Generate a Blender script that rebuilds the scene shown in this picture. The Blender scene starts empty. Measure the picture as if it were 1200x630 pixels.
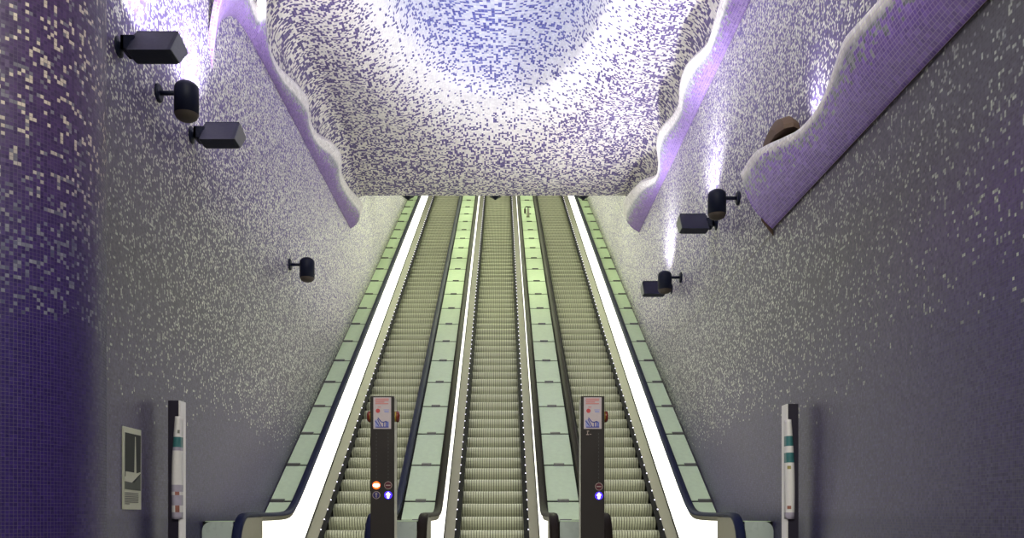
import bpy, math, random
from mathutils import Vector
random.seed(4)
C = bpy.context.scene.collection
T30 = math.tan(math.radians(30))
F, CX, CY, EYE = 1063.0, 588.0, 606.0, 1.0
WL, WR = -3.22, 2.92                       # inner faces of the side walls
EDGE = 18.9                                # where the hall ceiling stops and the escalator shaft goes on
TOPD = 37.4                                # end of the incline
CEN = {'left': -2.117, 'middle': -0.144, 'right': 1.839}

# ------------------------------------------------------------------ helpers
class MB:
    """collects shapes for ONE mesh object"""
    def __init__(s): s.v = []; s.f = []; s.mi = []; s.uv = []; s.sm = []
    def face(s, idx, m=0, uv=None, smooth=False):
        s.f.append(tuple(idx)); s.mi.append(m); s.uv.append(uv); s.sm.append(smooth)
    def quad(s, a, b, c, d, m=0, uv=None):
        n = len(s.v); s.v += [tuple(a), tuple(b), tuple(c), tuple(d)]; s.face((n, n+1, n+2, n+3), m, uv)
    def poly(s, pts, m=0, uv=None):
        n = len(s.v); s.v += [tuple(p) for p in pts]; s.face(range(n, n+len(pts)), m, uv)
    def box(s, x0, x1, y0, y1, z0, z1, m=0):
        n = len(s.v)
        s.v += [(x0,y0,z0),(x1,y0,z0),(x1,y1,z0),(x0,y1,z0),(x0,y0,z1),(x1,y0,z1),(x1,y1,z1),(x0,y1,z1)]
        for q in ((3,2,1,0),(4,5,6,7),(0,1,5,4),(1,2,6,5),(2,3,7,6),(3,0,4,7)): s.face([n+i for i in q], m)
    def bevbox(s, x0, x1, y0, y1, z0, z1, b, m=0):
        """box whose vertical edges are chamfered and whose top edge is eased"""
        def ring(d, z):
            return [(x0+d+b,y0+d,z),(x1-d-b,y0+d,z),(x1-d,y0+d+b,z),(x1-d,y1-d-b,z),(x1-d-b,y1-d,z),(x0+d+b,y1-d,z),(x0+d,y1-d-b,z),(x0+d,y0+d+b,z)]
        s.loft([ring(0,z0), ring(0,z1-b), ring(b*.7,z1)], m, True, True)
    def loft(s, rings, m=0, cap=True, closed=True, smooth=False):
        n0 = len(s.v); k = len(rings[0])
        for r in rings: s.v += [tuple(p) for p in r]
        for i in range(len(rings)-1):
            for j in range(k if closed else k-1):
                a = n0+i*k+j; b = n0+i*k+(j+1) % k
                s.face((a, b, b+k, a+k), m, None, smooth)
        if cap:
            s.face([n0+j for j in reversed(range(k))], m)
            s.face([n0+(len(rings)-1)*k+j for j in range(k)], m)
    def prism_x(s, yz, x0, x1, m=0):
        s.loft([[(x0,y,z) for y, z in yz], [(x1,y,z) for y, z in yz]], m)
    def disc_y(s, x, y, z, r, m=0, n=24, depth=.006):
        """a short cylinder whose face looks towards -Y"""
        a = [(x+r*math.cos(2*math.pi*i/n), y, z+r*math.sin(2*math.pi*i/n)) for i in range(n)]
        b = [(p[0], y-depth, p[2]) for p in a]
        s.loft([b, a], m)
    def revolve(s, prof, org, axis='Z', n=28, m=0, smooth=True, ms=None):
        """prof: list of (r, h) along the axis"""
        n0 = len(s.v)
        for r, h in prof:
            for i in range(n):
                a = 2*math.pi*i/n; p = (r*math.cos(a), r*math.sin(a), h)
                if axis == 'X': p = (h, r*math.cos(a), r*math.sin(a))
                s.v.append((org[0]+p[0], org[1]+p[1], org[2]+p[2]))
        for k in range(len(prof)-1):
            for i in range(n):
                a = n0+k*n+i; b = n0+k*n+(i+1) % n
                s.face((a, b, b+n, a+n), ms[k] if ms else m, None, smooth)
        s.face([n0+i for i in reversed(range(n))], ms[0] if ms else m)
        s.face([n0+(len(prof)-1)*n+i for i in range(n)], ms[-1] if ms else m)
    def build(s, name, mats, parent=None, kind=None, label=None):
        me = bpy.data.meshes.new(name); me.from_pydata(s.v, [], s.f)
        for m in (mats if isinstance(mats, (list, tuple)) else [mats]): me.materials.append(m)
        me.polygons.foreach_set('material_index', s.mi)
        me.polygons.foreach_set('use_smooth', s.sm)
        if any(u for u in s.uv):
            l = me.uv_layers.new(name='UVMap'); k = 0
            for p, u in zip(me.polygons, s.uv):
                for i in range(p.loop_total):
                    l.data[p.loop_start+i].uv = u[i] if u else (0, 0)
        me.update()
        return link(name, me, parent, kind, label)

def link(name, me, parent=None, kind=None, label=None):
    o = bpy.data.objects.new(name, me); C.objects.link(o)
    if parent is not None:
        o.parent = parent; o.matrix_parent_inverse = parent.matrix_world.inverted() if False else o.matrix_parent_inverse
    if kind: o['kind'] = kind
    if label: o['label'] = label
    return o

def thing(name, loc, label, cat, group=None):
    o = bpy.data.objects.new(name, None); C.objects.link(o); o.empty_display_size = .1
    o.location = loc; return tag(o, label, cat, group)
def tag(o, label, cat, group=None):
    o['label'] = label; o['category'] = cat
    if group: o['group'] = group
    return o
def copy_tree(o, parent=None):
    c = o.copy(); C.objects.link(c); c.parent = parent
    for ch in list(o.children): copy_tree(ch, c)
    return c

# ------------------------------------------------------------------ materials
class NT:
    def __init__(s, name):
        s.m = bpy.data.materials.new(name); s.m.use_nodes = True
        s.t = s.m.node_tree; s.b = s.t.nodes['Principled BSDF']
    def n(s, typ, **kw):
        o = s.t.nodes.new(typ)
        for k, v in kw.items(): setattr(o, k, v)
        return o
    def put(s, sock, v):
        if isinstance(v, bpy.types.NodeSocket): s.t.links.new(v, sock)
        elif isinstance(v, (tuple, list)) and len(v) == 3 and sock.type == 'RGBA': sock.default_value = (*v, 1)
        else: sock.default_value = v
    def math(s, op, a, b=0.0, clamp=False):
        o = s.n('ShaderNodeMath', operation=op, use_clamp=clamp); s.put(o.inputs[0], a); s.put(o.inputs[1], b); return o.outputs[0]
    def mix(s, f, a, b, mode='MIX'):
        o = s.n('ShaderNodeMix', data_type='RGBA', blend_type=mode)
        s.put(o.inputs[0], f); s.put(o.inputs[6], a); s.put(o.inputs[7], b); return o.outputs[2]
    def comb(s, x, y, z=0.0):
        o = s.n('ShaderNodeCombineXYZ'); s.put(o.inputs[0], x); s.put(o.inputs[1], y); s.put(o.inputs[2], z); return o.outputs[0]
    def ramp(s, v, stops, lo=0.0, hi=1.0, interp='LINEAR'):
        """stops: (value, scalar or colour) with values in lo..hi"""
        r = s.n('ShaderNodeMapRange'); s.put(r.inputs[0], v); r.inputs[1].default_value = lo; r.inputs[2].default_value = hi
        c = s.n('ShaderNodeValToRGB'); e = c.color_ramp; e.interpolation = interp
        s.t.links.new(r.outputs[0], c.inputs[0])
        for i, (p, col) in enumerate(stops):
            q = (p-lo)/(hi-lo)
            el = e.elements[i] if i < 2 else e.elements.new(q)
            el.position = q
            el.color = (*col, 1) if isinstance(col, tuple) else (col, col, col, 1)
        return c.outputs[0]
    def white(s, vec, out='Value'):
        o = s.n('ShaderNodeTexWhiteNoise', noise_dimensions='3D'); s.t.links.new(vec, o.inputs[0]); return o.outputs[out]
    def noise(s, vec, scale, detail=2.0):
        o = s.n('ShaderNodeTexNoise'); s.put(o.inputs['Vector'], vec); o.inputs['Scale'].default_value = scale; o.inputs['Detail'].default_value = detail
        return o.outputs['Fac']

def mat(name, col, rough=.5, metal=0.0, emit=None, strength=1.0, spec=.5, vary=.06, scale=30):
    """a plain surface with a slight procedural unevenness"""
    k = NT(name)
    tc = k.n('ShaderNodeTexCoord').outputs['Object']
    nz = k.noise(tc, scale, 3)
    c = k.mix(nz, tuple(max(0, x*(1-vary)) for x in col), tuple(x*(1+vary) for x in col))
    k.put(k.b.inputs['Base Color'], c); k.b.inputs['Metallic'].default_value = metal
    k.put(k.b.inputs['Roughness'], k.math('ADD', k.math('MULTIPLY', nz, .12), rough-.06))
    k.b.inputs['Specular IOR Level'].default_value = spec
    if emit:
        k.b.inputs['Emission Color'].default_value = (*emit, 1); k.b.inputs['Emission Strength'].default_value = strength
    return k.m

def mosaic(name, tile, dens, base, flecks, grout, rough=.35, gw=.1, runs=.20, gstr=.8, spread=.25):
    """square glass mosaic. dens(k,u,v) -> share of light tiles, base(k,u,v,r) -> colour of the ground tiles, flecks(k,u,v,r) -> colour of the scattered ones"""
    k = NT(name)
    uv = k.n('ShaderNodeUVMap').outputs[0]
    sp = k.n('ShaderNodeSeparateXYZ'); k.t.links.new(uv, sp.inputs[0]); u, v = sp.outputs[0], sp.outputs[1]
    tu, tv = k.math('DIVIDE', u, tile), k.math('DIVIDE', v, tile)
    iu, iv = k.math('FLOOR', tu), k.math('FLOOR', tv)
    r1 = k.white(k.comb(iu, iv, 1.5)); r2 = k.white(k.comb(iu, iv, 7.5)); r3 = k.white(k.comb(iu, iv, 13.5))
    # tiles come in short runs too
    odd = k.math('MULTIPLY', k.math('MODULO', k.math('ABSOLUTE', iv), 2.0), 1.0)
    ru = k.white(k.comb(k.math('FLOOR', k.math('DIVIDE', k.math('ADD', iu, odd), 2.0)), iv, 21.5))
    oddu = k.math('MODULO', k.math('ABSOLUTE', iu), 2.0)
    rv = k.white(k.comb(iu, k.math('FLOOR', k.math('DIVIDE', k.math('ADD', iv, oddu), 2.0)), 33.5))
    d = dens(k, u, v)
    third = k.math('MULTIPLY', d, runs)
    a = k.math('LESS_THAN', r1, k.math('MULTIPLY', d, 1.05-2*runs)); b = k.math('LESS_THAN', ru, third); c = k.math('LESS_THAN', rv, third)
    mask = k.math('MAXIMUM', a, k.math('MAXIMUM', b, c))
    col = k.mix(mask, base(k, u, v, r2), flecks(k, u, v, r2))
    sh = k.math('ADD', k.math('MULTIPLY', r3, spread*2), 1-spread)
    o = k.n('ShaderNodeVectorMath', operation='SCALE'); k.t.links.new(col, o.inputs[0]); k.t.links.new(sh, o.inputs['Scale']); col = o.outputs[0]
    fu, fv = k.math('FRACT', tu), k.math('FRACT', tv)
    g = k.math('MAXIMUM', k.math('LESS_THAN', fu, gw), k.math('LESS_THAN', fv, gw))
    col = k.mix(k.math('MULTIPLY', g, gstr), col, grout)
    k.put(k.b.inputs['Base Color'], col)
    k.put(k.b.inputs['Roughness'], k.math('ADD', k.math('MULTIPLY', g, .3), rough))
    k.b.inputs['Specular IOR Level'].default_value = .45
    # every tile sits at a slightly different tilt
    geo = k.n('ShaderNodeNewGeometry').outputs['Normal']
    jit = k.n('ShaderNodeVectorMath', operation='MULTIPLY_ADD')
    k.t.links.new(k.white(k.comb(iu, iv, 45.5), 'Color'), jit.inputs[0]); jit.inputs[1].default_value = (.10, .10, .10); jit.inputs[2].default_value = (-.05, -.05, -.05)
    add = k.n('ShaderNodeVectorMath', operation='ADD'); k.t.links.new(geo, add.inputs[0]); k.t.links.new(jit.outputs[0], add.inputs[1])
    nrm = k.n('ShaderNodeVectorMath', operation='NORMALIZE'); k.t.links.new(add.outputs[0], nrm.inputs[0]); k.t.links.new(nrm.outputs[0], k.b.inputs['Normal'])
    return k.m

CREAM, BONE, SAGE, DUSK = (.90, .88, .80), (.70, .70, .61), (.38, .405, .335), (.155, .16, .17)
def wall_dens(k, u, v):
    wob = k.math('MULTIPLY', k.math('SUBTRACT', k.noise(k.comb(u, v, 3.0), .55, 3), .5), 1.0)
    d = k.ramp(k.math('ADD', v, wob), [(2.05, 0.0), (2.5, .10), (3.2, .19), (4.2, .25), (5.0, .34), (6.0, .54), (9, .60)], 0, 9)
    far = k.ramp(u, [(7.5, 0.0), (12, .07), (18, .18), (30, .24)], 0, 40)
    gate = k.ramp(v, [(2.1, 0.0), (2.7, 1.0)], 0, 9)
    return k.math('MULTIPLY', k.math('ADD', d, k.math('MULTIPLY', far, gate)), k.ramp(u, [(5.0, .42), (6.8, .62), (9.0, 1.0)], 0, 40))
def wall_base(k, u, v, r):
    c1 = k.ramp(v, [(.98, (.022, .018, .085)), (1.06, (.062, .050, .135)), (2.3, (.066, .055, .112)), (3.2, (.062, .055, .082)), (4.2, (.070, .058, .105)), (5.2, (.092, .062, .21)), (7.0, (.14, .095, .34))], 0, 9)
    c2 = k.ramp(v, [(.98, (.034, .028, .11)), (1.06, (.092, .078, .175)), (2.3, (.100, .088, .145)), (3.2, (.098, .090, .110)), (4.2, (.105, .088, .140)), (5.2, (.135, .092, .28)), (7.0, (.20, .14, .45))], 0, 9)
    near = k.ramp(v, [(1.0, (.034, .025, .095)), (2.2, (.042, .027, .115)), (2.9, (.064, .034, .130)), (3.5, (.045, .038, .062)), (4.1, (.040, .040, .038)), (4.3, (.12, .09, .2))], 0, 9)  # dark olive stops put the shade under the fin into the tiles
    far = k.ramp(k.math('ADD', u, k.math('MULTIPLY', k.noise(k.comb(u, v, 6.0), .9, 2), 1.2)), [(5.6, 0.0), (8.4, 1.0)], 0, 40)  # far tiles greyer: the grazing gloss sheen is put into their colour
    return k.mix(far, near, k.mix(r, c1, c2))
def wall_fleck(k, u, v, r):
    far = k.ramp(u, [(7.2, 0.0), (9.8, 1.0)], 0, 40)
    low = k.mix(far, k.mix(r, DUSK, SAGE), k.mix(r, SAGE, BONE))  # near flecks darkened, with the shade under the fin in their colour
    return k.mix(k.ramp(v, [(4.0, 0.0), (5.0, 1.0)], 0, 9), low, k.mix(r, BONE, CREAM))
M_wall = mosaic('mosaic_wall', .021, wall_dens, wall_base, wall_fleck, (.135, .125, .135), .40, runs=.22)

def col_dens(k, u, v):
    wob = k.math('MULTIPLY', k.math('SUBTRACT', k.noise(k.comb(u, v, 5.0), 1.2, 3), .5), .6)
    return k.ramp(k.math('ADD', v, wob), [(1.95, .0), (2.05, .004), (2.15, .20), (2.5, .26), (3.1, .16), (3.7, .20), (4.2, .24), (6, .45)], 0, 6)
M_column = mosaic('mosaic_column', .0212, col_dens,
    lambda k, u, v, r: k.mix(k.ramp(v, [(2.0, 0.0), (3.4, 1.0)], 0, 6), k.mix(r, (.016, .006, .080), (.024, .010, .105)), k.mix(r, (.028, .012, .062), (.058, .028, .105))),
    lambda k, u, v, r: k.mix(k.ramp(v, [(2.6, 0.0), (3.3, 1.0)], 0, 6), k.mix(r, (.05, .05, .11), (.16, .16, .21)), k.mix(k.math('GREATER_THAN', r, .45), (.13, .12, .16), (.46, .39, .34))),
    (.085, .066, .115), .4, gw=.13, gstr=.65, spread=.12)

CRX, CRY, CRD, CRC = 1.75, 3.95, 12.35, -.06        # crater half widths and centre
def crater_s(k, u, v):
    a = k.math('POWER', k.math('DIVIDE', k.math('ABSOLUTE', k.math('SUBTRACT', u, CRC)), CRX), 2.0)
    b = k.math('POWER', k.math('DIVIDE', k.math('ABSOLUTE', k.math('SUBTRACT', v, CRD)), CRY), 2.0)
    return k.math('SQRT', k.math('ADD', a, b))
def ceil_dens(k, u, v):
    s = crater_s(k, u, v)
    d = k.ramp(s, [(.0, .36), (.70, .36), (.84, .24), (.93, .11), (1.03, .12), (1.14, .30), (1.30, .46), (1.7, .54), (2.3, .58)], 0, 3)
    wob = k.math('MULTIPLY', k.math('SUBTRACT', k.noise(k.comb(u, v, 8.0), .8, 3), .5), .22)
    return k.math('ADD', d, wob)
M_ceil = mosaic('mosaic_ceiling', .031, ceil_dens,
    lambda k, u, v, r: k.mix(k.ramp(crater_s(k, u, v), [(.6, 0.0), (1.0, 1.0)], 0, 3), k.mix(r, (.55, .58, .64), (.67, .685, .72)), k.mix(k.ramp(crater_s(k, u, v), [(1.02, 0.0), (1.25, 1.0)], 0, 3), (.90, .885, .85), k.mix(r, (.72, .69, .62), (.82, .79, .73)))),  # rim ring whiter: the lit lip's brightness is put into the tiles
    lambda k, u, v, r: k.mix(k.ramp(crater_s(k, u, v), [(.7, 0.0), (1.2, 1.0)], 0, 3), k.mix(r, (.045, .05, .28), (.14, .16, .42)), k.mix(r, (.046, .026, .15), (.115, .075, .25))),
    (.56, .53, .50), .42, gw=.08, spread=.10, gstr=.6, runs=.20)

def fin_band(k):
    uv2 = k.n('ShaderNodeUVMap', uv_map='Band').outputs[0]
    sp = k.n('ShaderNodeSeparateXYZ'); k.t.links.new(uv2, sp.inputs[0]); return sp.outputs[1]
def fin_mat(name, tile, stops, c1, c2, grout):
    def dens(k, u, v):
        w = k.math('ADD', fin_band(k), k.math('MULTIPLY', k.math('SUBTRACT', k.noise(k.comb(u, v, 2.0), 2.2, 2), .5), .25))
        return k.ramp(w, stops, 0, 1)
    hi = stops[-1][0]
    return mosaic(name, tile, dens,
        lambda k, u, v, r: k.mix(r, c1, c2),
        lambda k, u, v, r: k.mix(k.ramp(fin_band(k), [(hi-.10, 0.0), (hi, 1.0)], 0, 1), k.mix(r, (.15, .17, .21), (.42, .45, .44)), k.mix(r, (.76, .73, .66), (.90, .88, .82))),
        grout, .3, gw=.13, gstr=.75, spread=.16, runs=.15)
M_fin = fin_mat('mosaic_fin', .034, [(.42, .0), (.52, .05), (.66, .25), (.78, .70), (.86, .95), (.92, 3.0)], (.20, .10, .48), (.30, .17, .60), (.62, .50, .74))
M_fin_far = fin_mat('mosaic_fin_far', .034, [(.22, .0), (.34, .08), (.50, .40), (.62, .85), (.74, 3.0)], (.20, .11, .40), (.32, .20, .52), (.50, .42, .56))
M_raw = mat('raw_brown_board', (.12, .075, .05), .8, vary=.25, scale=8)

M_floor = mat('grey_stone_floor', (.30, .29, .27), .35)
M_concrete = mat('dark_concrete', (.12, .12, .11), .8)
M_plaster = mat('pale_plaster', (.62, .64, .55), .8)
M_navy = mat('navy_paint', (.006, .008, .024), .5, spec=.2)
M_navyface = mat('navy_glass_face', (.030, .036, .038), .35)
M_lens = mat('lit_lens', (.9, .9, 1), .3, emit=(.85, .82, 1), strength=6)
M_brownmesh = mat('brown_grille', (.06, .045, .035), .7, vary=.3, scale=300)
M_rubber_navy = mat('navy_rubber', (.009, .013, .048), .55, spec=.12)  # blue reflected on these handrails is put into the rubber colour
M_rubber_brown = mat('dark_brown_rubber', (.014, .0095, .008), .55, spec=.1)
M_steel = mat('brushed_steel', (.20, .19, .135), .42, .5)
M_darksteel = mat('dark_steel_skirt', (.006, .006, .006), .7, 0, spec=.08)
M_guide = mat('olive_guide', (.13, .12, .085), .4, .6)
M_deck = mat('deck_metal', (.16, .153, .112), .5, .15)
M_light_panel = mat('lit_white_balustrade', (.85, .85, .80), .25, emit=(1, .985, .89), strength=1.6)
M_led = mat('lit_led', (1, 1, 1), .3, emit=(.80, .74, 1), strength=1.8)
M_green = mat('frosted_green_glass', (.60, .735, .52), .6, emit=None, vary=.10, scale=14, spec=.15)
M_grey_glass = mat('grey_glass', (.52, .59, .55), .28, vary=.08, scale=6)
M_joint = mat('dark_joint', (.010, .011, .011), .8, spec=.1)
M_bar = mat('grey_bar', (.085, .085, .088), .45, .4)
M_black = mat('black_brown_gloss', (.020, .015, .0145), .3, vary=.25, scale=5)
M_olive = mat('olive_steel_side', (.46, .46, .36), .4, .3)
M_white = mat('white_sheet', (.78, .75, .74), .35)
M_signbg = mat('pale_lilac_sign', (.52, .44, .47), .4)
M_red = mat('red_print', (.50, .05, .06), .5)
M_pink = mat('faded_red_print', (.58, .22, .22), .5)
M_blue = mat('blue_print', (.05, .06, .32), .5)
M_paleblue = mat('pale_blue_print', (.30, .32, .60), .5)
M_ring = mat('pale_ring', (.38, .30, .28), .5)
M_darkred = mat('unlit_red_lamp', (.085, .010, .022), .4)
M_darkblue = mat('unlit_blue_lamp', (.020, .016, .12), .4)
M_litred = mat('lit_red_lamp', (1, .2, .05), .3, emit=(1, .10, .01), strength=2.0)
M_litblue = mat('lit_blue_lamp', (.1, .05, 1), .3, emit=(.045, .015, 1), strength=1.8)
M_litwhite = mat('lit_white_symbol', (1, 1, 1), .3, emit=(1, .97, .98), strength=3)
M_button = mat('red_brown_button', (.17, .028, .016), .22)
M_yellow = mat('yellow_collar', (.45, .30, .05), .4)
M_photo_dark = mat('dark_photo_print', (.022, .026, .022), .7, vary=.6, scale=6)
M_photo_mid = mat('grey_photo_print', (.09, .10, .082), .7, vary=.3, scale=9)
M_paper = mat('cream_paper', (.56, .57, .44), .6)
M_text = mat('grey_text', (.20, .20, .17), .6)
M_teal = mat('teal_print', (.04, .16, .17), .4, vary=.5, scale=12)
M_gold = mat('gold_print', (.35, .30, .10), .4, vary=.4, scale=12)
M_skin = mat('brown_print', (.30, .12, .09), .4, vary=.5, scale=14)
M_lilac_print = mat('lilac_print', (.40, .36, .46), .4, vary=.3, scale=14)
M_fixture_white = mat('lamp_diffuser', (.8, .8, .7), .5, emit=(1, 1, .75), strength=4)

# ribbed step metal
def step_material():
    k = NT('step_aluminium')
    tc = k.n('ShaderNodeTexCoord').outputs['Object']
    nz = k.noise(tc, 5, 4)
    k.put(k.b.inputs['Base Color'], k.mix(nz, (.34, .35, .245), (.44, .45, .33)))
    k.b.inputs['Metallic'].default_value = .1; k.b.inputs['Roughness'].default_value = .5
    return k.m
M_step = step_material()
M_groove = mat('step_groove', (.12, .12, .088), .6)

# ------------------------------------------------------------------ profile heights
def nose(d): return max(0.0, T30*d-6.9)                         # step nosing line
def smoothz(d, off, flat, r=.55):
    """inclined line z = T30*d - off, blended into a flat height at the bottom and at the top"""
    a = T30*d-off; k = r*.28
    z = .5*(a+flat+math.sqrt((a-flat)**2+4*k*k*.25))
    top = T30*TOPD-off
    return min(z, top)
RAIL, GLASS = 5.97, 6.02
def rail_z(d): return smoothz(d, RAIL, 1.03)
def glass_z(d): return max(.962, min(T30*d-GLASS, T30*TOPD-GLASS))
def frange(a, b, n): return [a+(b-a)*i/n for i in range(n+1)]

# ------------------------------------------------------------------ the setting
def shaft_z(d): return 7.85+T30*(d-EDGE) if d < 37 else 7.85+T30*(37-EDGE)
HALL0 = -3.0
def wall(name, X, out):
    b = MB()
    outline = [(HALL0, -.1), (44, -.1), (44, shaft_z(44)+.2), (37, shaft_z(37)+.2), (EDGE, 8.2), (HALL0, 8.2)]
    n = len(outline)
    uv = [(y, z) for y, z in outline]
    front = [(X, y, z) for y, z in outline]; back = [(X+out, y, z) for y, z in outline]
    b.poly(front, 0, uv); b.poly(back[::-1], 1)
    for i in range(n):
        j = (i+1) % n; b.quad(front[i], back[i], back[j], front[j], 1)
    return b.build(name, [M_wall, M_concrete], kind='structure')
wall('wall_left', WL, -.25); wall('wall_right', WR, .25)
b = MB(); b.box(WL, WR, HALL0, 11.4, -.25, 0); b.build('floor', M_floor, kind='structure')
b = MB(); zt = nose(TOPD)
b.box(WL, WR, TOPD+.9, 44, zt-.4, zt); b.build('floor_upper', M_floor, kind='structure')
b = MB(); b.prism_x([(11.4, -.25), (11.4, -1.2), (12.0, -1.2), (TOPD+.9, zt-1.7), (TOPD+.9, zt-.4), (TOPD+.9, zt-1.3), (12.6, -.95)], WL, WR)
b.build('floor_shaft', M_concrete, kind='structure')
b = MB(); b.box(WL, WR, 44, 44.2, zt-.4, shaft_z(44)+.2); b.build('wall_far', M_plaster, kind='structure')
# shaft ceiling, parallel to the incline beyond the edge
b = MB(); b.prism_x([(EDGE+.25, shaft_z(EDGE)+.1), (37, shaft_z(37)), (44, shaft_z(44)), (44, shaft_z(44)+.2), (37, shaft_z(37)+.2), (EDGE+.25, shaft_z(EDGE)+.5)], WL, WR)
b.build('ceiling_shaft', M_plaster, kind='structure')

def hall_ceiling():
    """mosaic ceiling with the light crater; flattened lengths of the funnel serve as tile coordinates"""
    def funnel(s):                                   # height above the ceiling and extra travelled length, by normalised radius
        if s >= 1.4: return 0.0
        if s >= .92: t = (1.4-s)/.48; return .42*t*t*(1.6-.6*t)
        t = (.92-s)/.92
        return .42+4.6*(1-math.exp(-2.3*t))*.95
    SC = 2.6
    tab = [(1.6, 0.0)]; s = 1.6
    while s > 0:
        s2 = s-.01; tab.append((s2, tab[-1][1]+math.hypot(.01*SC, funnel(s2)-funnel(s)))); s = s2
    ref = 1.6*SC
    def flat(s):                                     # normalised flattened radius
        if s >= 1.6: return s
        i = min(len(tab)-2, int((1.6-s)/.01)); a = (1.6-s)/.01-i
        L = tab[i][1]*(1-a)+tab[i+1][1]*a
        return max(.02, 1.6-L/SC)
    xs = []; n = 110
    for i in range(n+1): xs.append(WL+(WR-WL)*(.5-.5*math.cos(math.pi*i/n)*.0-.5+i/n))
    ys = frange(2.0, EDGE, 210)
    v = []; uvs = []
    for y in ys:
        for x in xs:
            s = math.hypot((x-CRC)/CRX, (y-CRD)/CRY)
            t = min(1, max(0, (y-16.2)/(EDGE-16.2))); t = t*t*(3-2*t)
            z = 8.02-.32*t+funnel(s)
            dw = min(x-WL, WR-x)
            if dw < .42: z -= .55*(1-math.sqrt(max(0, 1-((.42-dw)/.42)**2)))
            v.append((x, y, z))
            q = flat(s)/s if s > 1e-4 else 1
            drop = (7.7-z)*.9 if dw < .42 and z < 7.7 else 0
            uvs.append((CRC+(x-CRC)*q+(drop if x > 0 else -drop), CRD+(y-CRD)*q))
    b = MB(); b.v = list(v); w = n+1
    for j in range(len(ys)-1):
        for i in range(n):
            q = (j*w+i, j*w+i+1, (j+1)*w+i+1, (j+1)*w+i)
            b.face(q[::-1], 0, [uvs[a] for a in q[::-1]], True)
    # the lip that closes the ceiling off towards the shaft
    last = (len(ys)-1)*w
    for i in range(n):
        a, c = v[last+i], v[last+i+1]
        b.quad(a, c, (c[0], EDGE+.04, 8.45), (a[0], EDGE+.04, 8.45), 1)
    return b.build('ceiling', [M_ceil, M_plaster], kind='structure')
hall_ceiling()

# round mosaic column at the left edge of the picture
def column():
    cx, cy, r, n = -3.3, 5.6, .79, 96
    b = MB(); zs = [0, 2, 4, 6, 8.0]
    for z in zs:
        for i in range(n):
            a = 2*math.pi*i/n; b.v.append((cx+r*math.cos(a), cy+r*math.sin(a), z))
    for j in range(len(zs)-1):
        for i in range(n):
            k = (i+1) % n
            us = [r*2*math.pi*i/n, r*2*math.pi*(i+1)/n]
            b.face((j*n+i, j*n+k, (j+1)*n+k, (j+1)*n+i), 0, [(us[0], zs[j]), (us[1], zs[j]), (us[1], zs[j+1]), (us[0], zs[j+1])], True)
    return b.build('column', M_column, kind='structure')
column()

# wavy edged cove fins
def interp(tab, t):
    for (a, va), (c, vc) in zip(tab, tab[1:]):
        if a <= t <= c: return va+(vc-va)*(t-a)/(c-a)
    return tab[0][1] if t < tab[0][0] else tab[-1][1]
def smooth_path(pts, n):
    """Catmull-Rom through 3D points, resampled by chord length"""
    P = [Vector(p) for p in pts]; P = [2*P[0]-P[1]]+P+[2*P[-1]-P[-2]]
    out = []
    for i in range(1, len(P)-2):
        for k in range(12):
            t = k/12
            out.append(.5*((2*P[i])+(P[i+1]-P[i-1])*t+(2*P[i-1]-5*P[i]+4*P[i+1]-P[i+2])*t*t+(3*P[i]-P[i-1]-3*P[i+1]+P[i+2])*t**3))
    out.append(P[-2])
    L = [0]
    for a, c in zip(out, out[1:]): L.append(L[-1]+(c-a).length)
    res = []; j = 0
    for i in range(n+1):
        s = L[-1]*i/n
        while j < len(L)-2 and L[j+1] < s: j += 1
        q = (s-L[j])/max(1e-9, L[j+1]-L[j]); res.append(out[j].lerp(out[j+1], q))
    return res, L[-1]
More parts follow.
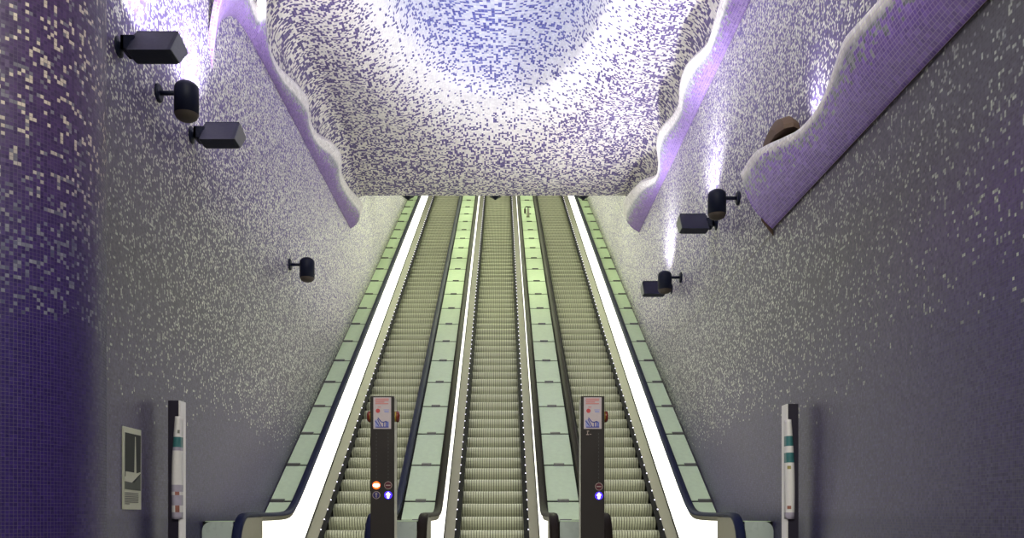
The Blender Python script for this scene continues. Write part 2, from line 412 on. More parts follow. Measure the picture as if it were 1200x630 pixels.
def fin(name, bottom, top, side, bulge, thick, m, n=160, rows=14, plain=0.0):
    """side +1: fin on the right wall (leans to -X), -1: on the left wall. bottom/top are paths from near to far"""
    Bp, LB = smooth_path(bottom, n); Tp, LT = smooth_path(top, n)
    b = MB(); grid = []; band = []
    for i in range(n+1):
        a, c = Bp[i], Tp[i]; d = c-a
        tang = (Bp[min(n, i+1)]-Bp[max(0, i-1)]).normalized()
        nor = tang.cross(d); nor = nor.normalized() if nor.length > 1e-6 else Vector((-side, 0, 0))
        if nor.x*side > 0 or (abs(nor.x) < .05 and nor.z > 0): nor = -nor    # towards the room / down
        row = []
        for j in range(rows+1):
            t = j/rows
            row.append((a+d*t+nor*bulge*d.length*math.sin(math.pi*t)))
        grid.append((row, nor, d.length))
    k = rows+1
    back = []
    for row, nor, L in grid:
        b.v += [tuple(p) for p in row]
    off = len(b.v)
    for row, nor, L in grid:
        b.v += [tuple(p-nor*thick*(.25+.75*(j/rows))) for j, p in enumerate(row)]
    uv2 = []
    def u_of(i): return LB*i/n
    def bd(i, j): return j/rows*(min(1, .25+.75*max(0, i/n-plain*.6)/(plain*.4)) if plain and i/n < plain else 1)
    for i in range(n):
        for j in range(rows):
            q = (i*k+j, (i+1)*k+j, (i+1)*k+j+1, i*k+j+1)
            L = grid[i][2]; L2 = grid[i+1][2]
            b.face(q, 0, [(u_of(i), L*j/rows), (u_of(i+1), L2*j/rows), (u_of(i+1), L2*(j+1)/rows), (u_of(i), L*(j+1)/rows)], True)
            uv2.append([(0, bd(i, j)), (0, bd(i+1, j)), (0, bd(i+1, j+1)), (0, bd(i, j+1))])
            q = (off+i*k+j, off+i*k+j+1, off+(i+1)*k+j+1, off+(i+1)*k+j); b.face(q, 1, None, True); uv2.append(None)
        # rim along the wavy edge
        q = (i*k+rows, (i+1)*k+rows, off+(i+1)*k+rows, off+i*k+rows)
        b.face(q, 0, [(u_of(i), 0), (u_of(i+1), 0), (u_of(i+1), thick), (u_of(i), thick)]); uv2.append([(0, bd(i, rows))]*4)
        q = (i*k, off+i*k, off+(i+1)*k, (i+1)*k); b.face(q, 1); uv2.append(None)
    for i in (0, n):
        for j in range(rows):
            q = (i*k+j, i*k+j+1, off+i*k+j+1, off+i*k+j); b.face(q, 0, [(0, 0), (.1, 0), (.1, .1), (0, .1)]); uv2.append([(0, .95*bd(i, rows))]*4)
    o = b.build(name, [m, M_raw], kind='structure')
    l = o.data.uv_layers.new(name='Band')
    for p, u in zip(o.data.polygons, uv2):
        for i in range(p.loop_total): l.data[p.loop_start+i].uv = u[i] if u else (0, 0)
    o.data.uv_layers.active = o.data.uv_layers['UVMap']
    o.data.uv_layers['UVMap'].active_render = True
    return o
def rim_points(px, X, z0, k, side):
    """the measured wavy edge, each point set at the depth where a sheet leaning out k:1 from the wall meets it"""
    out = []
    for x, y in px:
        R = (CY-y)/abs(x-CX); h = z0-EYE; w = abs(X)
        o = (w*R-h)/(k+R); d = F*(w-o)/abs(x-CX)
        out.append((X-side*o, d, z0+k*o))
    return out
# right wall, upper
zr = 7.06
tops = rim_points([(844,0),(836,27),(827,53),(804,76),(796,100),(795,120),(787,136),(772,153),(769,171),(771,191),(767,207),(747,216),(731,236),(730,249)], WR, zr, .8, 1)
tops = [(WR-.30, 5.5, 7.30), (WR-.22, 7.2, 7.24), (WR-.36, 8.8, 7.35)]+tops
fin('trim_1', [(WR, 5.5, zr), (WR, 12, zr), (WR, 19.3, zr)], tops, 1, .10, .07, M_fin_far)
# left wall, upper: its near end droops down to the wall like a hood
tops = rim_points([(312,0),(313,44),(327,78),(349,100),(361,116),(363,138),(373,158),(391,169),(400,182),(401,204),(411,222),(425,238),(424,249)], WL, 7.12, .8, -1)
tops = [(WL+.015, 10.06, 6.00), (WL+.08, 9.97, 6.36), (WL+.16, 9.95, 6.72), (WL+.23, 10.15, 7.02), (WL+.25, 10.6, 7.24), (WL+.20, 11.2, 7.29)]+tops
fin('trim_2', [(WL, 10.07, 5.98), (WL, 10.2, 6.45), (WL, 10.6, 6.84), (WL, 11.1, 7.06), (WL, 12, 7.12), (WL, 14, 7.12), (WL, 16.5, 7.12), (WL, 19.3, 7.14)], tops, -1, .10, .07, M_fin_far, n=200, plain=.17)
# right wall, lower and near
zf = 4.09
tops = rim_points([(1030,0),(1010,22),(990,45),(980,70),(968,105),(955,130),(935,152),(910,165),(885,178),(868,203)], WR, zf, 1.8, 1)
tops = [(WR-.25, 2.6, 4.55), (WR-.33, 4.0, 4.70), (WR-.24, 5.2, 4.52)]+tops
fin('trim_3', [(WR-.02, 2.6, zf), (WR-.02, 6.5, zf), (WR-.02, 9.72, zf)], tops, 1, .10, .075, M_fin)
# thin seam in the right wall that carries on beyond the fin
b = MB(); b.box(WR-.003, WR, 9.8, 15.5, 4.045, 4.054); b.build('trim_4', M_guide, kind='structure')
# raw end of the hollow fin
b = MB(); b.poly([(WR-.001, 9.75, 4.02), (WR-.14, 9.72, 4.18), (WR-.11, 9.72, 4.40), (WR-.001, 9.8, 4.45)]); b.build('trim_5', M_raw, kind='structure')

# ------------------------------------------------------------------ escalators
def sweep(b, path, sec, X, m=0, smooth=True):
    """sweep section points (x offset, normal offset) along a path of (y, z) in the plane x = X"""
    rings = []
    for i, (y, z) in enumerate(path):
        y0, z0 = path[max(0, i-1)]; y1, z1 = path[min(len(path)-1, i+1)]
        l = math.hypot(y1-y0, z1-z0) or 1; ny, nz = -(z1-z0)/l, (y1-y0)/l
        rings.append([(X+sx, y+ny*sn, z+nz*sn) for sx, sn in sec])
    b.loft(rings, m, True, True, smooth)
def rail_path():
    p = [(10.1+.0, .33)]
    for i in range(13):
        a = -math.pi/2-math.pi*i/12
        p.append((9.98+.35*math.cos(a), .68+.35*math.sin(a)))
    p += [(d, rail_z(d)) for d in (10.3, 10.7, 11.0, 11.2, 11.4, 11.55, 11.7, 11.85, 12, 12.15, 12.3, 12.5, 12.8, 13.2, 14, 18, 24, 30, 35, TOPD, TOPD+.6, TOPD+1.6)]
    return p
PATH = rail_path()
RAIL_SEC = [(.052, -.022), (.052, .0), (.044, .014), (.026, .021), (-.026, .021), (-.044, .014), (-.052, .0), (-.052, -.022), (-.036, -.026), (.036, -.026)]
def step_mesh():
    """one step: ribbed tread and ribbed riser that leans out towards its foot"""
    b = MB(); w, cols = 1.0, 25
    xs = []
    for i in range(cols):
        x = -w/2+w*i/cols; p = w/cols
        xs += [(x, 0), (x+p*.68, 0), (x+p*.68, 1), (x+p, 1)]
    prof = [(.046, -.001), (.020, -.010), (.005, -.030), (.0, -.06), (.006, -.10), (.026, -.15), (.060, -.205)]
    n0 = 0
    for k, (y, z) in enumerate(prof):
        for x, g in xs: b.v.append((x, y+.018*g, z))
    W = len(xs)
    for k in range(len(prof)-1):
        for i in range(W-1):
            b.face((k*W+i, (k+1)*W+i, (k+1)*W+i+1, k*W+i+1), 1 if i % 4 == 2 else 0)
    n0 = len(b.v)
    for y in (.046, .42):
        for x, g in xs: b.v.append((x, y, -.009*g))
    for i in range(W-1): b.face((n0+i, n0+i+1, n0+W+i+1, n0+W+i), 0)
    b.box(-w/2, w/2, .09, .42, -.06, -.02)
    return b
STEP = None
def escalator(side, label, rails, led_sides):
    global STEP
    cx = CEN[side]
    t = thing('escalator', (cx, 11.95, 0), label, 'escalator', 'three parallel escalators')
    ox, oy = 0, -11.95
    # truss under everything
    b = MB()
    bot = [(8.9, 0.003), (11.3, .003), (12.05, -.28), (TOPD, nose(TOPD)-.36), (TOPD+1.7, nose(TOPD)-.36), (TOPD+1.7, nose(TOPD)-.9), (TOPD, nose(TOPD)-.9), (12.1, -.75), (11.4, -.06), (8.9, -.06)]
    b.prism_x([(y+oy, z) for y, z in bot], -.69, .69); b.build('truss', M_darksteel, t)
    # comb plate at the lower landing
    b = MB(); b.box(-.5, .5, 10.6+oy, 11.82+oy, .004, .02)
    for i in range(40): b.box(-.49+i*.025, -.478+i*.025, 11.82+oy, 11.92+oy, .006, .018)
    b.build('comb_plate', M_deck, t)
    n = int((TOPD-11.95)/.35)
    for i in range(n+1):
        d = 11.95+.35*i
        if STEP is None:
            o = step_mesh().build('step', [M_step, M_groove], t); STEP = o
        else:
            o = STEP.copy(); C.objects.link(o); o.parent = t
        o.location = (0, d+oy, nose(d+.0001)+.002)
    ds = [10.2, 11.6, 11.95, 12.3, 14, 18, 24, 30, TOPD-.1, TOPD+1.2]
    for s in (-1, 1):
        # skirt: dark upright plate beside the steps
        b = MB()
        sk = [(d+oy, nose(d)+.035) for d in ds]; lo = [(d+oy, nose(d)-.30) for d in ds]
        b.prism_x(sk+lo[::-1], s*.512, s*.548)
        skirt = b.build('skirt', M_darksteel, t)
        b = MB(); b.prism_x([(d+oy, nose(d)+.040) for d in ds]+[(d+oy, nose(d)+.018) for d in ds[::-1]], s*.466, s*.513)
        b.build('skirt_brush', M_darksteel, skirt)
        # inner deck: sloping metal strip from the skirt up to the balustrade
        b = MB(); rings = []
        for d in ds:
            z = nose(d); rings.append([(s*.535, d+oy, z+.030), (s*.700, d+oy, z+.135), (s*.715, d+oy, z+.135), (s*.715, d+oy, z-.05), (s*.535, d+oy, z-.0)])
        b.loft(rings); dk = b.build('inner_deck', M_deck, t)
        b = MB(); b.prism_x([(d+oy, nose(d)+.155) for d in ds]+[(d+oy, nose(d)+.125) for d in ds[::-1]], s*.676, s*.690); b.build('base_strip', M_darksteel, dk)
        b = MB(); do = [10.4, 11.9, 12.15]+ds[4:]; b.prism_x([(d+oy, glass_z(d)-.012) for d in do]+[(d+oy, glass_z(d)-.06) for d in do[::-1]], s*.7065, s*.762); b.build('outer_deck', M_darksteel, t)
        # balustrade panel, lit white; steel at the newel
        b = MB(); dd = [10.62, 11.2, 11.4, 11.7, 11.95, 12.2, 12.5, 12.9, 14, 20, 28, TOPD, TOPD+1.2]
        b.prism_x([(d+oy, rail_z(d)-.075) for d in dd]+[(d+oy, nose(d)+.13) for d in dd[::-1]], s*.688, s*.706)
        b.build('balustrade_panel', M_light_panel, t)
        b = MB(); pts = [(10.62, .13), (10.62, rail_z(10.62)-.03)]
        for i in range(11):
            a = math.pi/2+math.pi*i/10; pts.append((9.98+.315*math.cos(a), .68+.315*math.sin(a)))
        pts += [(10.1, .13)]
        b.prism_x([(y+oy, z) for y, z in pts], s*.684, s*.712); b.build('newel_panel', M_steel, t)
        # steel guide under the handrail
        b = MB(); dg = [10.62]+[p[0] for p in PATH if p[0] > 10.65 and p[1] > .9 and p[0] <= TOPD+.7]
        b.prism_x([(d+oy, rail_z(d)-.024) for d in dg]+[(d+oy, rail_z(d)-.078) for d in dg[::-1]], s*.684, s*.732)
        b.build('handrail_guide', M_guide, t)
        b = MB(); sweep(b, [(y+oy, z) for y, z in PATH], RAIL_SEC, s*.708)
        b.build('handrail', rails[0 if s < 0 else 1], t)
        # little lights along the skirt
        if s in led_sides:
            me = None; rest = MB(); k = 0; d = 12.0
            while d < TOPD-.3:
                z = nose(d)+.046
                if k < 48:
                    if me is None:
                        q = MB(); q.revolve([(.003, -.009), (.009, -.006), (.009, .004), (.005, .008)], (0, 0, 0), n=8)
                        o = q.build('skirt_light', M_led, skirt); me = o.data
                    else: o = link('skirt_light', me, skirt)
                    o.location = (s*.535, d+oy, z)
                else:
                    rest.revolve([(.003, -.009), (.009, -.006), (.009, .004), (.005, .008)], (s*.535, d+oy, z), n=6)
                k += 1; d += .26
            rest.build('far_skirt_lights', M_led, skirt, kind='stuff')
    return t
escalator('left', 'leftmost of the three escalators, with navy handrails and lit white left balustrade', (M_rubber_navy, M_rubber_navy), (-1,))
escalator('middle', 'middle escalator with dark brown handrails, rising between the two black kiosks', (M_rubber_brown, M_rubber_brown), (-1, 1))
escalator('right', 'rightmost of the three escalators, beside the right wall', (M_rubber_brown, M_rubber_navy), (1,))

# ------------------------------------------------------------------ glass topped dividers beside the escalators
def divider(x0, x1, label, bar, round_side):
    t = thing('glass_divider', ((x0+x1)/2, 12, 0), label, 'divider', 'green glass dividers along the escalators')
    cx = (x0+x1)/2; a, c = x0-cx, x1-cx; oy = -12
    F0 = 9.75
    b = MB(); ds = [F0, 12.0, 12.1, 14, 22, 30, TOPD, TOPD+1.5]
    top = [(d+oy, glass_z(d)-.008) for d in ds]
    low = [(TOPD+1.5+oy, nose(TOPD)-.3), (TOPD+oy, nose(TOPD)-.35), (12.6+oy, -.1), (11.35+oy, 0.0), (F0+oy, 0.0)]
    b.prism_x(top+low, a+.004, c-.004); b.build('casing', M_joint, t)
    # end face towards the hall, rounded on the wall side
    b = MB(); pts = [(a, .02), (c, .02)]; r = .10
    if round_side > 0: pts += [(c-r+r*math.cos(x), .955-r+r*math.sin(x)) for x in frange(0, math.pi/2, 6)]+[(a, .955)]
    elif round_side < 0: pts += [(c, .955)]+[(a+r+r*math.cos(x), .955-r+r*math.sin(x)) for x in frange(math.pi/2, math.pi, 6)]
    else: pts += [(c, .955), (a, .955)]
    b.loft([[(x*.985, F0-.03+oy, z) for x, z in pts], [(x*.985, F0+oy, z) for x, z in pts]])
    b.build('end_panel', M_grey_glass, t)
    # top panels
    P = .96
    start = 12.09
    edges = [(F0+.02, 10.9), (10.9, start)]+[(start+P*i-.53*0, start+P*(i+1)) for i in range(int((TOPD-start)/P)+1)]
    edges = [(F0+.02, 10.9), (10.9, 12.09), (12.09, 12.55)]+[(12.55+P*i, 12.55+P*(i+1)) for i in range(int((TOPD-12.55)/P)+1)]
    for d0, d1 in edges:
        b = MB(); g = .024
        y0, y1 = d0+g+oy, d1-g+oy; z0, z1 = glass_z(d0+g), glass_z(d1-g)
        b.prism_x([(y0, z0-.0075), (y0, z0), (y1, z1), (y1, z1-.0075)], a+.012, c-.012)
        p = b.build('glass_panel', M_green, t)
        if d0 > 12:
            b = MB(); sl = T30 if d0 > 12.2 else 0
            w = (c-a); b0, b1 = a+w*bar[0], a+w*bar[1]
            for (q, h) in ((b0, b1),):
                zz = glass_z(d0)
                b.prism_x([(d0-.03+oy, zz-.03*sl-.002), (d0-.026+oy, zz+.016), (d0+.03+oy, zz+.03*sl+.016), (d0+.04+oy, zz+.04*sl-.002)], q, h)
            b.build('stop_bar', M_bar, p)
    return t
SG = .764
divider(WL+.005, CEN['left']-SG, 'green glass sloping divider between left wall and left escalator', (.05, .62), -1)
divider(CEN['left']+SG, CEN['middle']-SG, 'green glass sloping divider between left and middle escalators', (.36, .68), 0)
DV = divider(CEN['middle']+SG, CEN['right']-SG, 'green glass sloping divider between middle and right escalators', (.34, .68), 0)
divider(CEN['right']+SG, WR-.005, 'green glass sloping divider between right escalator and right wall', (.38, .95), 1)

# hooked post standing high up on the divider
def hook_post():
    d = 28.5; x = .80; z = T30*d-GLASS
    t = thing('hooked_post', (x, d, z), 'small hooked grey post standing high on the divider right of the middle escalator', 'post'); t.scale = (.5, .5, .5)
    b = MB(); b.revolve([(.10, -.03), (.10, .05), (.085, .08), (.075, .50), (.06, .54)], (0.05, 0, 0), n=16); b.build('post', M_olive, t)
    b = MB(); pts = [(.05, .52), (.055, .60), (.02, .65), (-.06, .655), (-.12, .62), (-.145, .54)]
    rings = []
    for i, (px, pz) in enumerate(pts): rings.append([(px+.03*math.cos(a)*(.6 if 0 < i < 5 else 1), .03*math.sin(a), pz+.03*math.cos(a)) for a in frange(0, 2*math.pi, 10)[:-1]])
    b.loft(rings); b.box(.02, .24, -.03, .03, .60, .645); b.build('hook', M_joint, t)
    b = MB(); b.revolve([(.03, .22), (.06, .27), (.06, .48), (.03, .55)], (-.145, 0, 0), n=14); b.build('lamp_head', M_brownmesh, t)
hook_post()

# ------------------------------------------------------------------ kiosks in front of the dividers
def kiosk(x, label, lamps, buttons, mark):
    w, d0, dep, h = .222, 8.45, .23, 2.13
    t = thing('control_pillar', (x, d0, 0), label, 'control post', 'black escalator control pillars')
    b = MB(); b.bevbox(-w/2, w/2, 0, .018, 0, h, .004); b.build('front_plate', M_black, t)
    b = MB(); b.bevbox(-w/2+.004, w/2-.0, .018, dep, 0, h-.004, .006); b.build('housing', M_olive, t)
    # engraved dashes down the front
    b = MB()
    for sx in ((-.055, .055) if len(buttons) > 1 else (.055,)):
        for i in range(15):
            z = h-.36-i*.034
            b.box(sx-.002, sx+.002, -.0008, 0, z, z+.016)
    b.build('engraved_dashes', M_bar, t)
    # instruction sign
    sg = MB(); sg.bevbox(-.083, .083, -.004, 0, h-.305, h-.012, .002); sign = sg.build('instruction_sign', M_signbg, t)
    zt = h-.012; y = -.0055
    b = MB()
    for i, (q0, q1) in enumerate(((-.062, .062), (-.066, .060), (-.062, .020), (-.064, .058))): b.box(q0, q1, y, -.004, zt-.020-i*.0145, zt-.0105-i*.0145)
    b.box(-.042, -.012, y, -.004, zt-.095, zt-.087)
    b.build('red_text', M_pink, sign)
    b = MB(); b.disc_y(-.040, -.004, zt-.125, .020, 0, 20, .002); b.build('red_dot', M_red, sign)
    b = MB(); b.box(.012, .066, y, -.004, zt-.120, zt-.113); b.box(.020, .062, y, -.004, zt-.140, zt-.126); b.build('blue_text', M_paleblue, sign)
    b = MB()
    zb = zt-.278
    b.poly([(-.068, y, zb), (-.020, y, zb), (-.052, y, zb+.072), (-.068, y, zb+.066)], 0)
    b.poly([(.024, y, zb), (.062, y, zb), (.062, y, zb+.055), (.040, y, zb+.05)], 0)
    b.build('pale_drawing', M_paleblue, sign)
    b = MB()
    def stroke(p, q, s=.0045):
        dx, dz = q[0]-p[0], q[1]-p[1]; l = math.hypot(dx, dz); ox, oz = -dz/l*s, dx/l*s
        b.poly([(p[0]+ox, y-.001, zb+p[1]+oz), (p[0]-ox, y-.001, zb+p[1]-oz), (q[0]-ox, y-.001, zb+q[1]-oz), (q[0]+ox, y-.001, zb+q[1]+oz)])
    for p, q in (((-.04, .088), (-.010, .05)), ((-.010, .05), (.012, .046)), ((.012, .046), (.038, .055)), ((.038, .055), (.052, .042)), ((.052, .042), (.050, .004)),
                 ((-.044, .075), (-.022, .030)), ((-.022, .030), (-.006, .002)), ((.014, .046), (.014, .004)), ((-.06, .001), (.06, .001)), ((.034, .052), (.036, .006)), ((-.066, .06), (-.03, .012))): stroke(p, q)
    b.build('blue_drawing', M_blue, sign)
    # round lamps
    for kind, lx, lz in lamps:
        rr = .036
        b = MB(); b.disc_y(lx, 0, lz, rr, 0, 28, .004)
        lamp = b.build('indicator_lamp', {'red_on': M_litred, 'blue_on': M_litblue, 'red': M_ring, 'blue': M_ring}[kind], t)
        on = kind.endswith('_on')
        if not on:
            b = MB(); b.disc_y(lx, -.004, lz, rr*.86, 0, 28, .002); b.build('lamp_glass', M_darkred if kind == 'red' else M_darkblue, lamp)
        b = MB(); yy = -.0065
        if kind.startswith('red'):
            if on: b.poly([(lx+.033*math.cos(a)*.95, yy, lz+.016*math.sin(a)*(1.0)) for a in frange(0, 2*math.pi, 24)[:-1]])
            else: b.box(lx-.022, lx+.022, yy, -.006, lz-.0045, lz+.0045)
        else:
            pts = [(0, .029), (.023, .004), (.012, .004), (.008, -.028), (-.008, -.028), (-.012, .004), (-.023, .004)] if on else [(0, .024), (.014, .008), (.004, .008), (.004, -.022), (-.004, -.022), (-.004, .008), (-.014, .008)]
            b.poly([(lx+p, yy, lz+q) for p, q in pts])
        b.build('lamp_symbol', M_litwhite if on else M_ring, lamp)
    # round emergency buttons on the sides
    for s in buttons:
        b = MB(); org = (s*w/2, .09, h-.182)
        b.revolve([(.050, 0), (.050, s*.012), (.046, s*.016)], org, 'X', 24); bt = b.build('emergency_button', M_yellow, t)
        b = MB(); b.revolve([(.053, s*.012), (.056, s*.02), (.052, s*.032), (.036, s*.042), (.012, s*.046)], org, 'X', 24); b.build('button_cap', M_button, bt)
    if mark:
        b = MB(); b.box(-.060, -.035, -.002, 0, h-.362, h-.354); b.box(-.051, -.044, -.002, 0, h-.354, h-.325); b.box(-.054, -.034, -.002, 0, h-.330, h-.322); b.box(-.028, -.012, -.002, 0, h-.358, h-.352)
        b.build('small_mark', M_ring, t)
    return t
zl1, zl2 = 1+(606-568.3)*8.45/F, 1+(606-579.8)*8.45/F
kiosk(-1.113, 'black control pillar with four round lamps, the left one of two', [('red_on', -.055, zl1), ('red', .055, zl1), ('blue', -.055, zl2), ('blue_on', .055, zl2)], (-1, 1), False)
kiosk(.847, 'black control pillar with two round lamps, right of the middle escalator', [('red', .058, zl1-.012), ('blue_on', .058, zl2-.006)], (1,), True)

# ------------------------------------------------------------------ narrow display totems beside the walls
def totem(side, label):
    s = 1 if side == 'left' else -1
    x = (WL+.11) if s > 0 else (WR-.10)
    y0 = 8.45 if s > 0 else 8.62
    t = thing('display_totem', (x, y0, 0), label, 'display panel', 'narrow display panels standing by the walls')
    h = 2.09 if s > 0 else 2.08
    def X(a, c): return (min(s*a, s*c), max(s*a, s*c))
    b = MB(); b.bevbox(*X(0, .098), 0, .16, 0, h, .004); b.build('dark_body', mat('dark_violet_paint', (.020, .016, .030), .4) if 'dark_violet_paint' not in bpy.data.materials else bpy.data.materials['dark_violet_paint'], t)
    b = MB(); b.bevbox(*X(.098, .112), .0, .16, 0, h, .003); b.build('white_front', M_white, t)
    # glossy sheet hung over the near edge, slightly curled
    f = 1+.0
    sh = MB(); rows = 30; z1, z0 = h-.15, .985; ms = []
    xa = lambda q: .074-.012*math.sin(q*3.1)-.026*q
    n0 = len(sh.v)
    for i in range(rows+1):
        q = i/rows; z = z1+(z0-z1)*q; bow = -.016-.020*math.sin(math.pi*q)*.6-.01*q
        sh.v += [(s*(xa(q)), bow, z), (s*(xa(q)+.034), bow-.006, z), (s*.116, bow+.004+.0, z), (s*.119, .06, z)]
    for i in range(rows):
        q = i/rows
        if s > 0: m = 1 if .10 < q < .14 else (2 if .17 < q < .28 else (3 if .28 < q < .33 else (4 if .70 < q < .74 or .84 < q < .92 else (3 if q > .66 else 0))))
        else: m = 1 if .10 < q < .13 else (2 if .14 < q < .25 else (2 if .33 < q < .41 else (5 if .44 < q < .5 else (4 if .86 < q < .90 else (3 if q > .9 else 0)))))
        for j in range(3):
            a = n0+i*4+j; mm = m if (j == 1 or m in (2, 3)) else 0
            sh.face((a, a+1, a+5, a+4), mm, None, True)
    o = sh.build('poster_sheet', [M_white, M_text, M_teal, M_lilac_print, M_skin, M_gold], t, label='glossy curled advertising sheet')
    sm = o.modifiers.new('Solid', 'SOLIDIFY'); sm.thickness = .002
    # standoff brackets to the wall
    for z in (.15, .45):
        b = MB(); b.box(*X(-.115 if s > 0 else -.105, 0), .05, .09, z, z+.03); b.build('wall_bracket', M_bar, t)
totem('left', 'narrow dark display panel with glossy sheet by the left wall')
totem('right', 'narrow dark display panel with glossy sheet by the right wall')

# black and white photograph print on the left wall
def poster():
    y0, y1 = 7.69, 8.07
    z0, z1 = 1.07, 1.775
    t = thing('wall_poster', (WL, (y0+y1)/2, z0), 'tall cream poster with a dark photograph on the left wall', 'poster')
    b = MB(); b.box(.0, .012, y0-(y0+y1)/2, y1-(y0+y1)/2, 0, z1-z0); b.build('sheet', M_paper, t)
    X = .0135; w = y1-y0; h = z1-z0
    P = lambda q, r: (X, (q-.5)*w, r*h)
    b = MB(); b.poly([P(.07, .245), P(.95, .235), P(.97, .93), P(.08, .93)]); b.build('photograph', [M_photo_dark], t)
    X = .0145
    b = MB(); b.poly([P(.07, .245), P(.95, .235), P(.95, .44), P(.60, .33), P(.07, .34)]); b.build('photo_ground', [M_photo_mid], t)
    X = .0155
    b = MB(); b.poly([P(.05, .34), P(.45, .33), P(.95, .455), P(.93, .47), P(.72, .45), P(.70, .455), P(.58, .455), P(.10, .46), P(.10, .40), P(.05, .395)])
    b.poly([P(.58, .455), P(.70, .455), P(.66, .90), P(.62, .90)]); b.build('pale_figure', [M_paper], t)
    b = MB()
    for i in range(7):
        r = .205-i*.022; b.poly([P(.06, r-.012), P(.82-.5*(i == 6), r-.012), P(.82-.5*(i == 6), r), P(.06, r)])
    b.build('text_lines', [M_text], t)
poster()

# ------------------------------------------------------------------ wall lamps and loudspeakers
def flood(side, d, z, label, k=1.0, lean=0.0):
    s = 1 if side == 'left' else -1
    X = WL if s > 0 else WR
    t = thing('floodlight', (X, d, z), label, 'floodlight', 'dark wall floodlights')
    dia = [(-.22, -.125), (-.02, -.135), (.02, -.125), (.225, .06), (.22, .085), (.015, .135), (-.015, .13)]
    def ring(x, f, dia=dia): return [(s*x, y*f, q*f) for y, q in dia]
    b = MB(); rs = [ring(.13, .86), ring(.15, 1), ring(.475, 1), ring(.50, .93)]
    b.loft(rs); b.build('housing', M_navy, t)
    b = MB(); b.loft([ring(.49, .93), ring(.506, .90)]); b.build('end_cap', M_navyface, t)
    # rim around the lens on the upper far face and the lens itself
    b = MB(); a0, a1 = Vector((0, .215, .088)), Vector((0, .005, .137)); nn = Vector((0, .05, .21)).normalized()*.012
    pts = [a0, a1, a1+nn, a0+nn]
    b.loft([[(s*.14, p.y, p.z) for p in pts], [(s*.49, p.y, p.z) for p in pts]]); b.build('lens_rim', M_navy, t)
    b = MB(); c0 = a0.lerp(a1, .1)+nn*1.1; c1 = a0.lerp(a1, .9)+nn*1.1
    b.quad((s*.17, c0.y, c0.z), (s*.46, c0.y, c0.z), (s*.46, c1.y, c1.z), (s*.17, c1.y, c1.z)); b.build('lens', M_lens, t)
    b = MB(); b.revolve([(.085, 0), (.085, s*.012), (.06, s*.016), (.035, s*.03), (.035, s*.10)], (0, -.02, 0), 'X', 20); b.build('wall_mount', M_navy, t)
    b = MB()
    for y in (-.10, .06):
        b.box(min(s*.05, s*.16), max(s*.05, s*.16), y, y+.025, -.05, .06)
    b.box(min(s*.05, s*.075), max(s*.05, s*.075), -.10, .085, -.05, .06); b.build('yoke', M_navy, t)
    # the lamp
    for nm, en, cone, loc, up in (('flood_beam', BEAM_W*(.82 if s > 0 else .46), 110, (s*.36, .10, .26), (s*.62, .45 if s > 0 else lean, 1)), ('flood_spill', SPILL_W*k, 150, (s*.30, .10, .26), (s*.25, lean, 1))):
        l = bpy.data.lights.new(nm, 'SPOT'); l.energy = en; l.color = (.89, .86, 1.0); l.spot_size = math.radians(cone); l.spot_blend = .9; l.shadow_soft_size = .1
        o = bpy.data.objects.new(nm, l); C.objects.link(o); o.parent = t; o.location = loc
        o.rotation_euler = Vector(up).to_track_quat('-Z', 'Y').to_euler()
    return t
BEAM_W, SPILL_W = 660, 165
flood('left', 7.64, 4.95, 'large dark floodlight on the left wall, nearest the column', 1.5, .45)
flood('left', 9.42, 4.96, 'dark floodlight just below the loudspeaker on the upper left wall', 1.7, -.40)
flood('right', 12.35, 4.99, 'dark floodlight beside the upper loudspeaker on the right wall')
flood('right', 15.6, 4.92, 'small dark floodlight beside the lower loudspeaker on the right wall')

def speaker_proto():
    t = thing('wall_loudspeaker', (0, 0, 0), '', 'loudspeaker', 'round topped wall loudspeakers')
    b = MB(); b.revolve([(.085, 0), (.085, .02), (.07, .03)], (0, 0, 0), 'X', 20); b.build('wall_plate', M_navy, t)
    b = MB(); b.revolve([(.022, .02), (.022, .20)], (0, 0, 0), 'X', 14); b.build('arm', M_navy, t)
    r = .112; prof = []
    b = MB()
    for a in frange(-math.pi/2*0, math.pi/2, 8): prof.append((max(.004, r*math.cos(a)), .035+.075*math.sin(a)))
    prof = [(r, -.20)]+prof
    b.revolve(prof, (.27, 0, 0), 'Z', 32); b.build('cabinet', M_navy, t)
    b = MB(); b.revolve([(.02, -.262), (.065, -.255), (.095, -.235), (r*.985, -.20), (r*.985, -.195)], (.27, 0, 0), 'Z', 32); b.build('speaker_grille', M_brownmesh, t)
    return t
sp = speaker_proto()
spots = [(WL, 8.49, 4.97, 0, 'dark round-topped loudspeaker above a floodlight on the upper left wall'),
         (WL, 13.75, 4.83, 0, 'dark round-topped loudspeaker alone on the lower left wall'),
         (WR, 11.17, 4.93, math.pi, 'larger dark round-topped loudspeaker on the right wall, near the violet fin'),
         (WR, 14.75, 4.90, math.pi, 'smaller dark round-topped loudspeaker lower on the right wall')]
for i, (x, y, z, r, lab) in enumerate(spots):
    o = sp if i == 0 else copy_tree(sp)
    o.location = (x, y, z); o.rotation_euler = (0, 0, r); o['label'] = lab

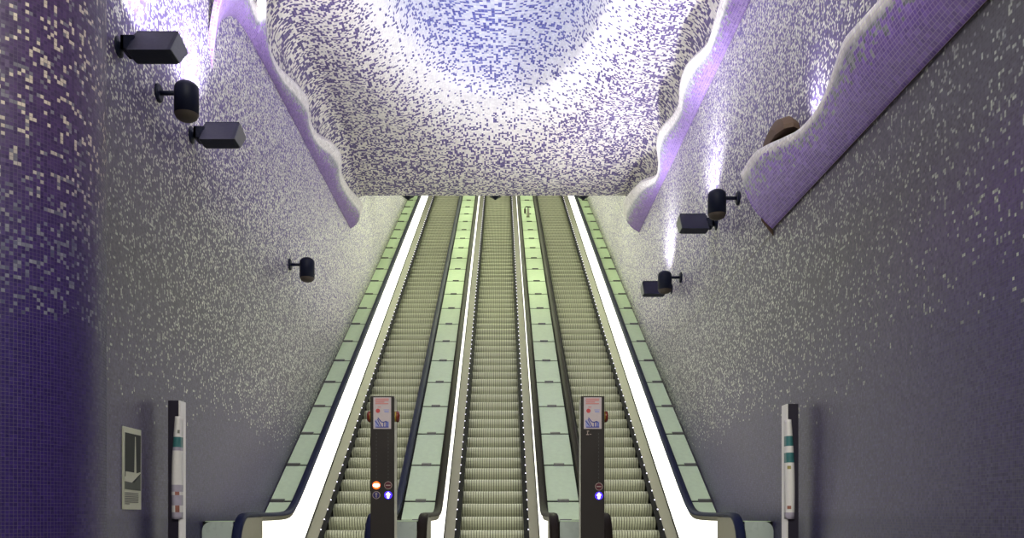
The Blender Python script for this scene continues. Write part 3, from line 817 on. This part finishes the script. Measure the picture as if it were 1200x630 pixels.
# brown domed piece over the wavy fin, with a spot added to brighten the wall
def dome_and_spot():
    t = thing('brown_dome', (WR, 9.05, 4.62), 'brown domed piece half hidden behind the wavy violet fin', 'dome')
    b = MB(); rings = []
    for x, r in ((-.02, .10), (-.06, .16), (-.14, .19), (-.22, .17), (-.26, .10)):
        rings.append([(x, .75*r/.19*.55*math.cos(a), .10+r*1.15*math.sin(a)) for a in frange(0, math.pi, 14)])
    b.loft(rings); b.build('hood', M_raw, t)
    l = bpy.data.lights.new('added_wall_spot', 'SPOT'); l.energy = 45; l.color = (.90, .86, 1); l.spot_size = math.radians(140); l.spot_blend = .9; l.shadow_soft_size = .06  # added spot, brightens the wall above the fin
    o = bpy.data.objects.new('added_wall_spot', l); C.objects.link(o); o.parent = t; o.location = (-.14, -.55, .02); o.rotation_euler = Vector((-.2, -.5, 1)).to_track_quat('-Z', 'Y').to_euler()
    b = MB(); b.box(-.06, 0, -.05, .05, -.15, .12); b.build('bracket', M_bar, t)
dome_and_spot()

# pointed dark fittings hanging just behind the ceiling edge
for side, lab in (('left', 'navy pointed fitting at the ceiling edge above the left escalator'), ('middle', 'navy pointed fitting at the ceiling edge above the middle escalator'), ('right', 'navy pointed fitting at the ceiling edge above the right escalator')):
    x = {'left': -2.11, 'middle': -.144, 'right': 1.83}[side]; d = 20.4
    t = thing('hanging_fitting', (x, d, 8.14), lab, 'ceiling fitting', 'pointed fittings at the ceiling edge')
    b = MB(); zc = shaft_z(d)-8.14
    b.loft([[(-.012, -.012, 0), (.012, -.012, 0), (.012, .012, 0), (-.012, .012, 0)], [(-.11, -.08, .08), (.11, -.08, .08), (.11, .08, .08), (-.11, .08, .08)], [(-.16, -.1, .14), (.16, -.1, .14), (.16, .1, .14), (-.16, .1, .14)], [(-.16, -.1, zc-.02), (.16, -.1, zc-.02), (.16, .1, zc-.02), (-.16, .1, zc-.02)]])
    b.build('pointed_body', M_navy, t)
    b = MB(); b.box(-.19, .19, -.13, .13, zc-.02, zc+.16); b.build('ceiling_plate', M_navy, t)

# ------------------------------------------------------------------ light
def area(name, loc, size, sy, energy, col, direction):
    l = bpy.data.lights.new(name, 'AREA'); l.shape = 'RECTANGLE'; l.size = size; l.size_y = sy; l.energy = energy; l.color = col
    o = bpy.data.objects.new(name, l); C.objects.link(o); o.location = loc
    o.rotation_euler = Vector(direction).to_track_quat('-Z', 'Y').to_euler()
    return o
# fluorescent rows under the shaft ceiling
for i, d in enumerate((21.5, 25, 28.5, 32, 35.5)):
    area('shaft_lamp', (-.14, d, shaft_z(d)-.12), 4.2, .25, 80, (.93, 1, .66), (0, -.5, -.866))
# unseen fill lights added over the landing, behind the viewpoint
for y in (-1.2, 1.2):
    area('hall_fill', (-.1, y, 7.6), 4.5, .5, 300, (1, 1, .85), (0, .6, -1))
# blue lamp high in the crater
l = bpy.data.lights.new('crater_lamp', 'POINT'); l.energy = 85; l.color = (.93, .95, 1); l.shadow_soft_size = .4
o = bpy.data.objects.new('crater_lamp', l); C.objects.link(o); o.location = (CRC, CRD-.6, 10.6)

w = bpy.data.worlds.new('World'); bpy.context.scene.world = w; w.use_nodes = True
w.node_tree.nodes['Background'].inputs[0].default_value = (.88, .87, .76, 1); w.node_tree.nodes['Background'].inputs[1].default_value = .42

# ------------------------------------------------------------------ camera
cam = bpy.data.cameras.new('camera'); co = bpy.data.objects.new('camera', cam); C.objects.link(co)
co.location = (0, 0, EYE); co.rotation_euler = (math.pi/2, 0, 0)
cam.sensor_width = 36; cam.sensor_fit = 'HORIZONTAL'; cam.lens = F/1200*36
cam.shift_x = (600-CX)/1200; cam.shift_y = (CY-315)/1200
cam.clip_start = .05; cam.clip_end = 200
bpy.context.scene.camera = co
vs = bpy.context.scene.view_settings
vs.view_transform = 'Standard'; vs.look = 'None'; vs.exposure = .08; vs.gamma = 1; vs.use_curve_mapping = False
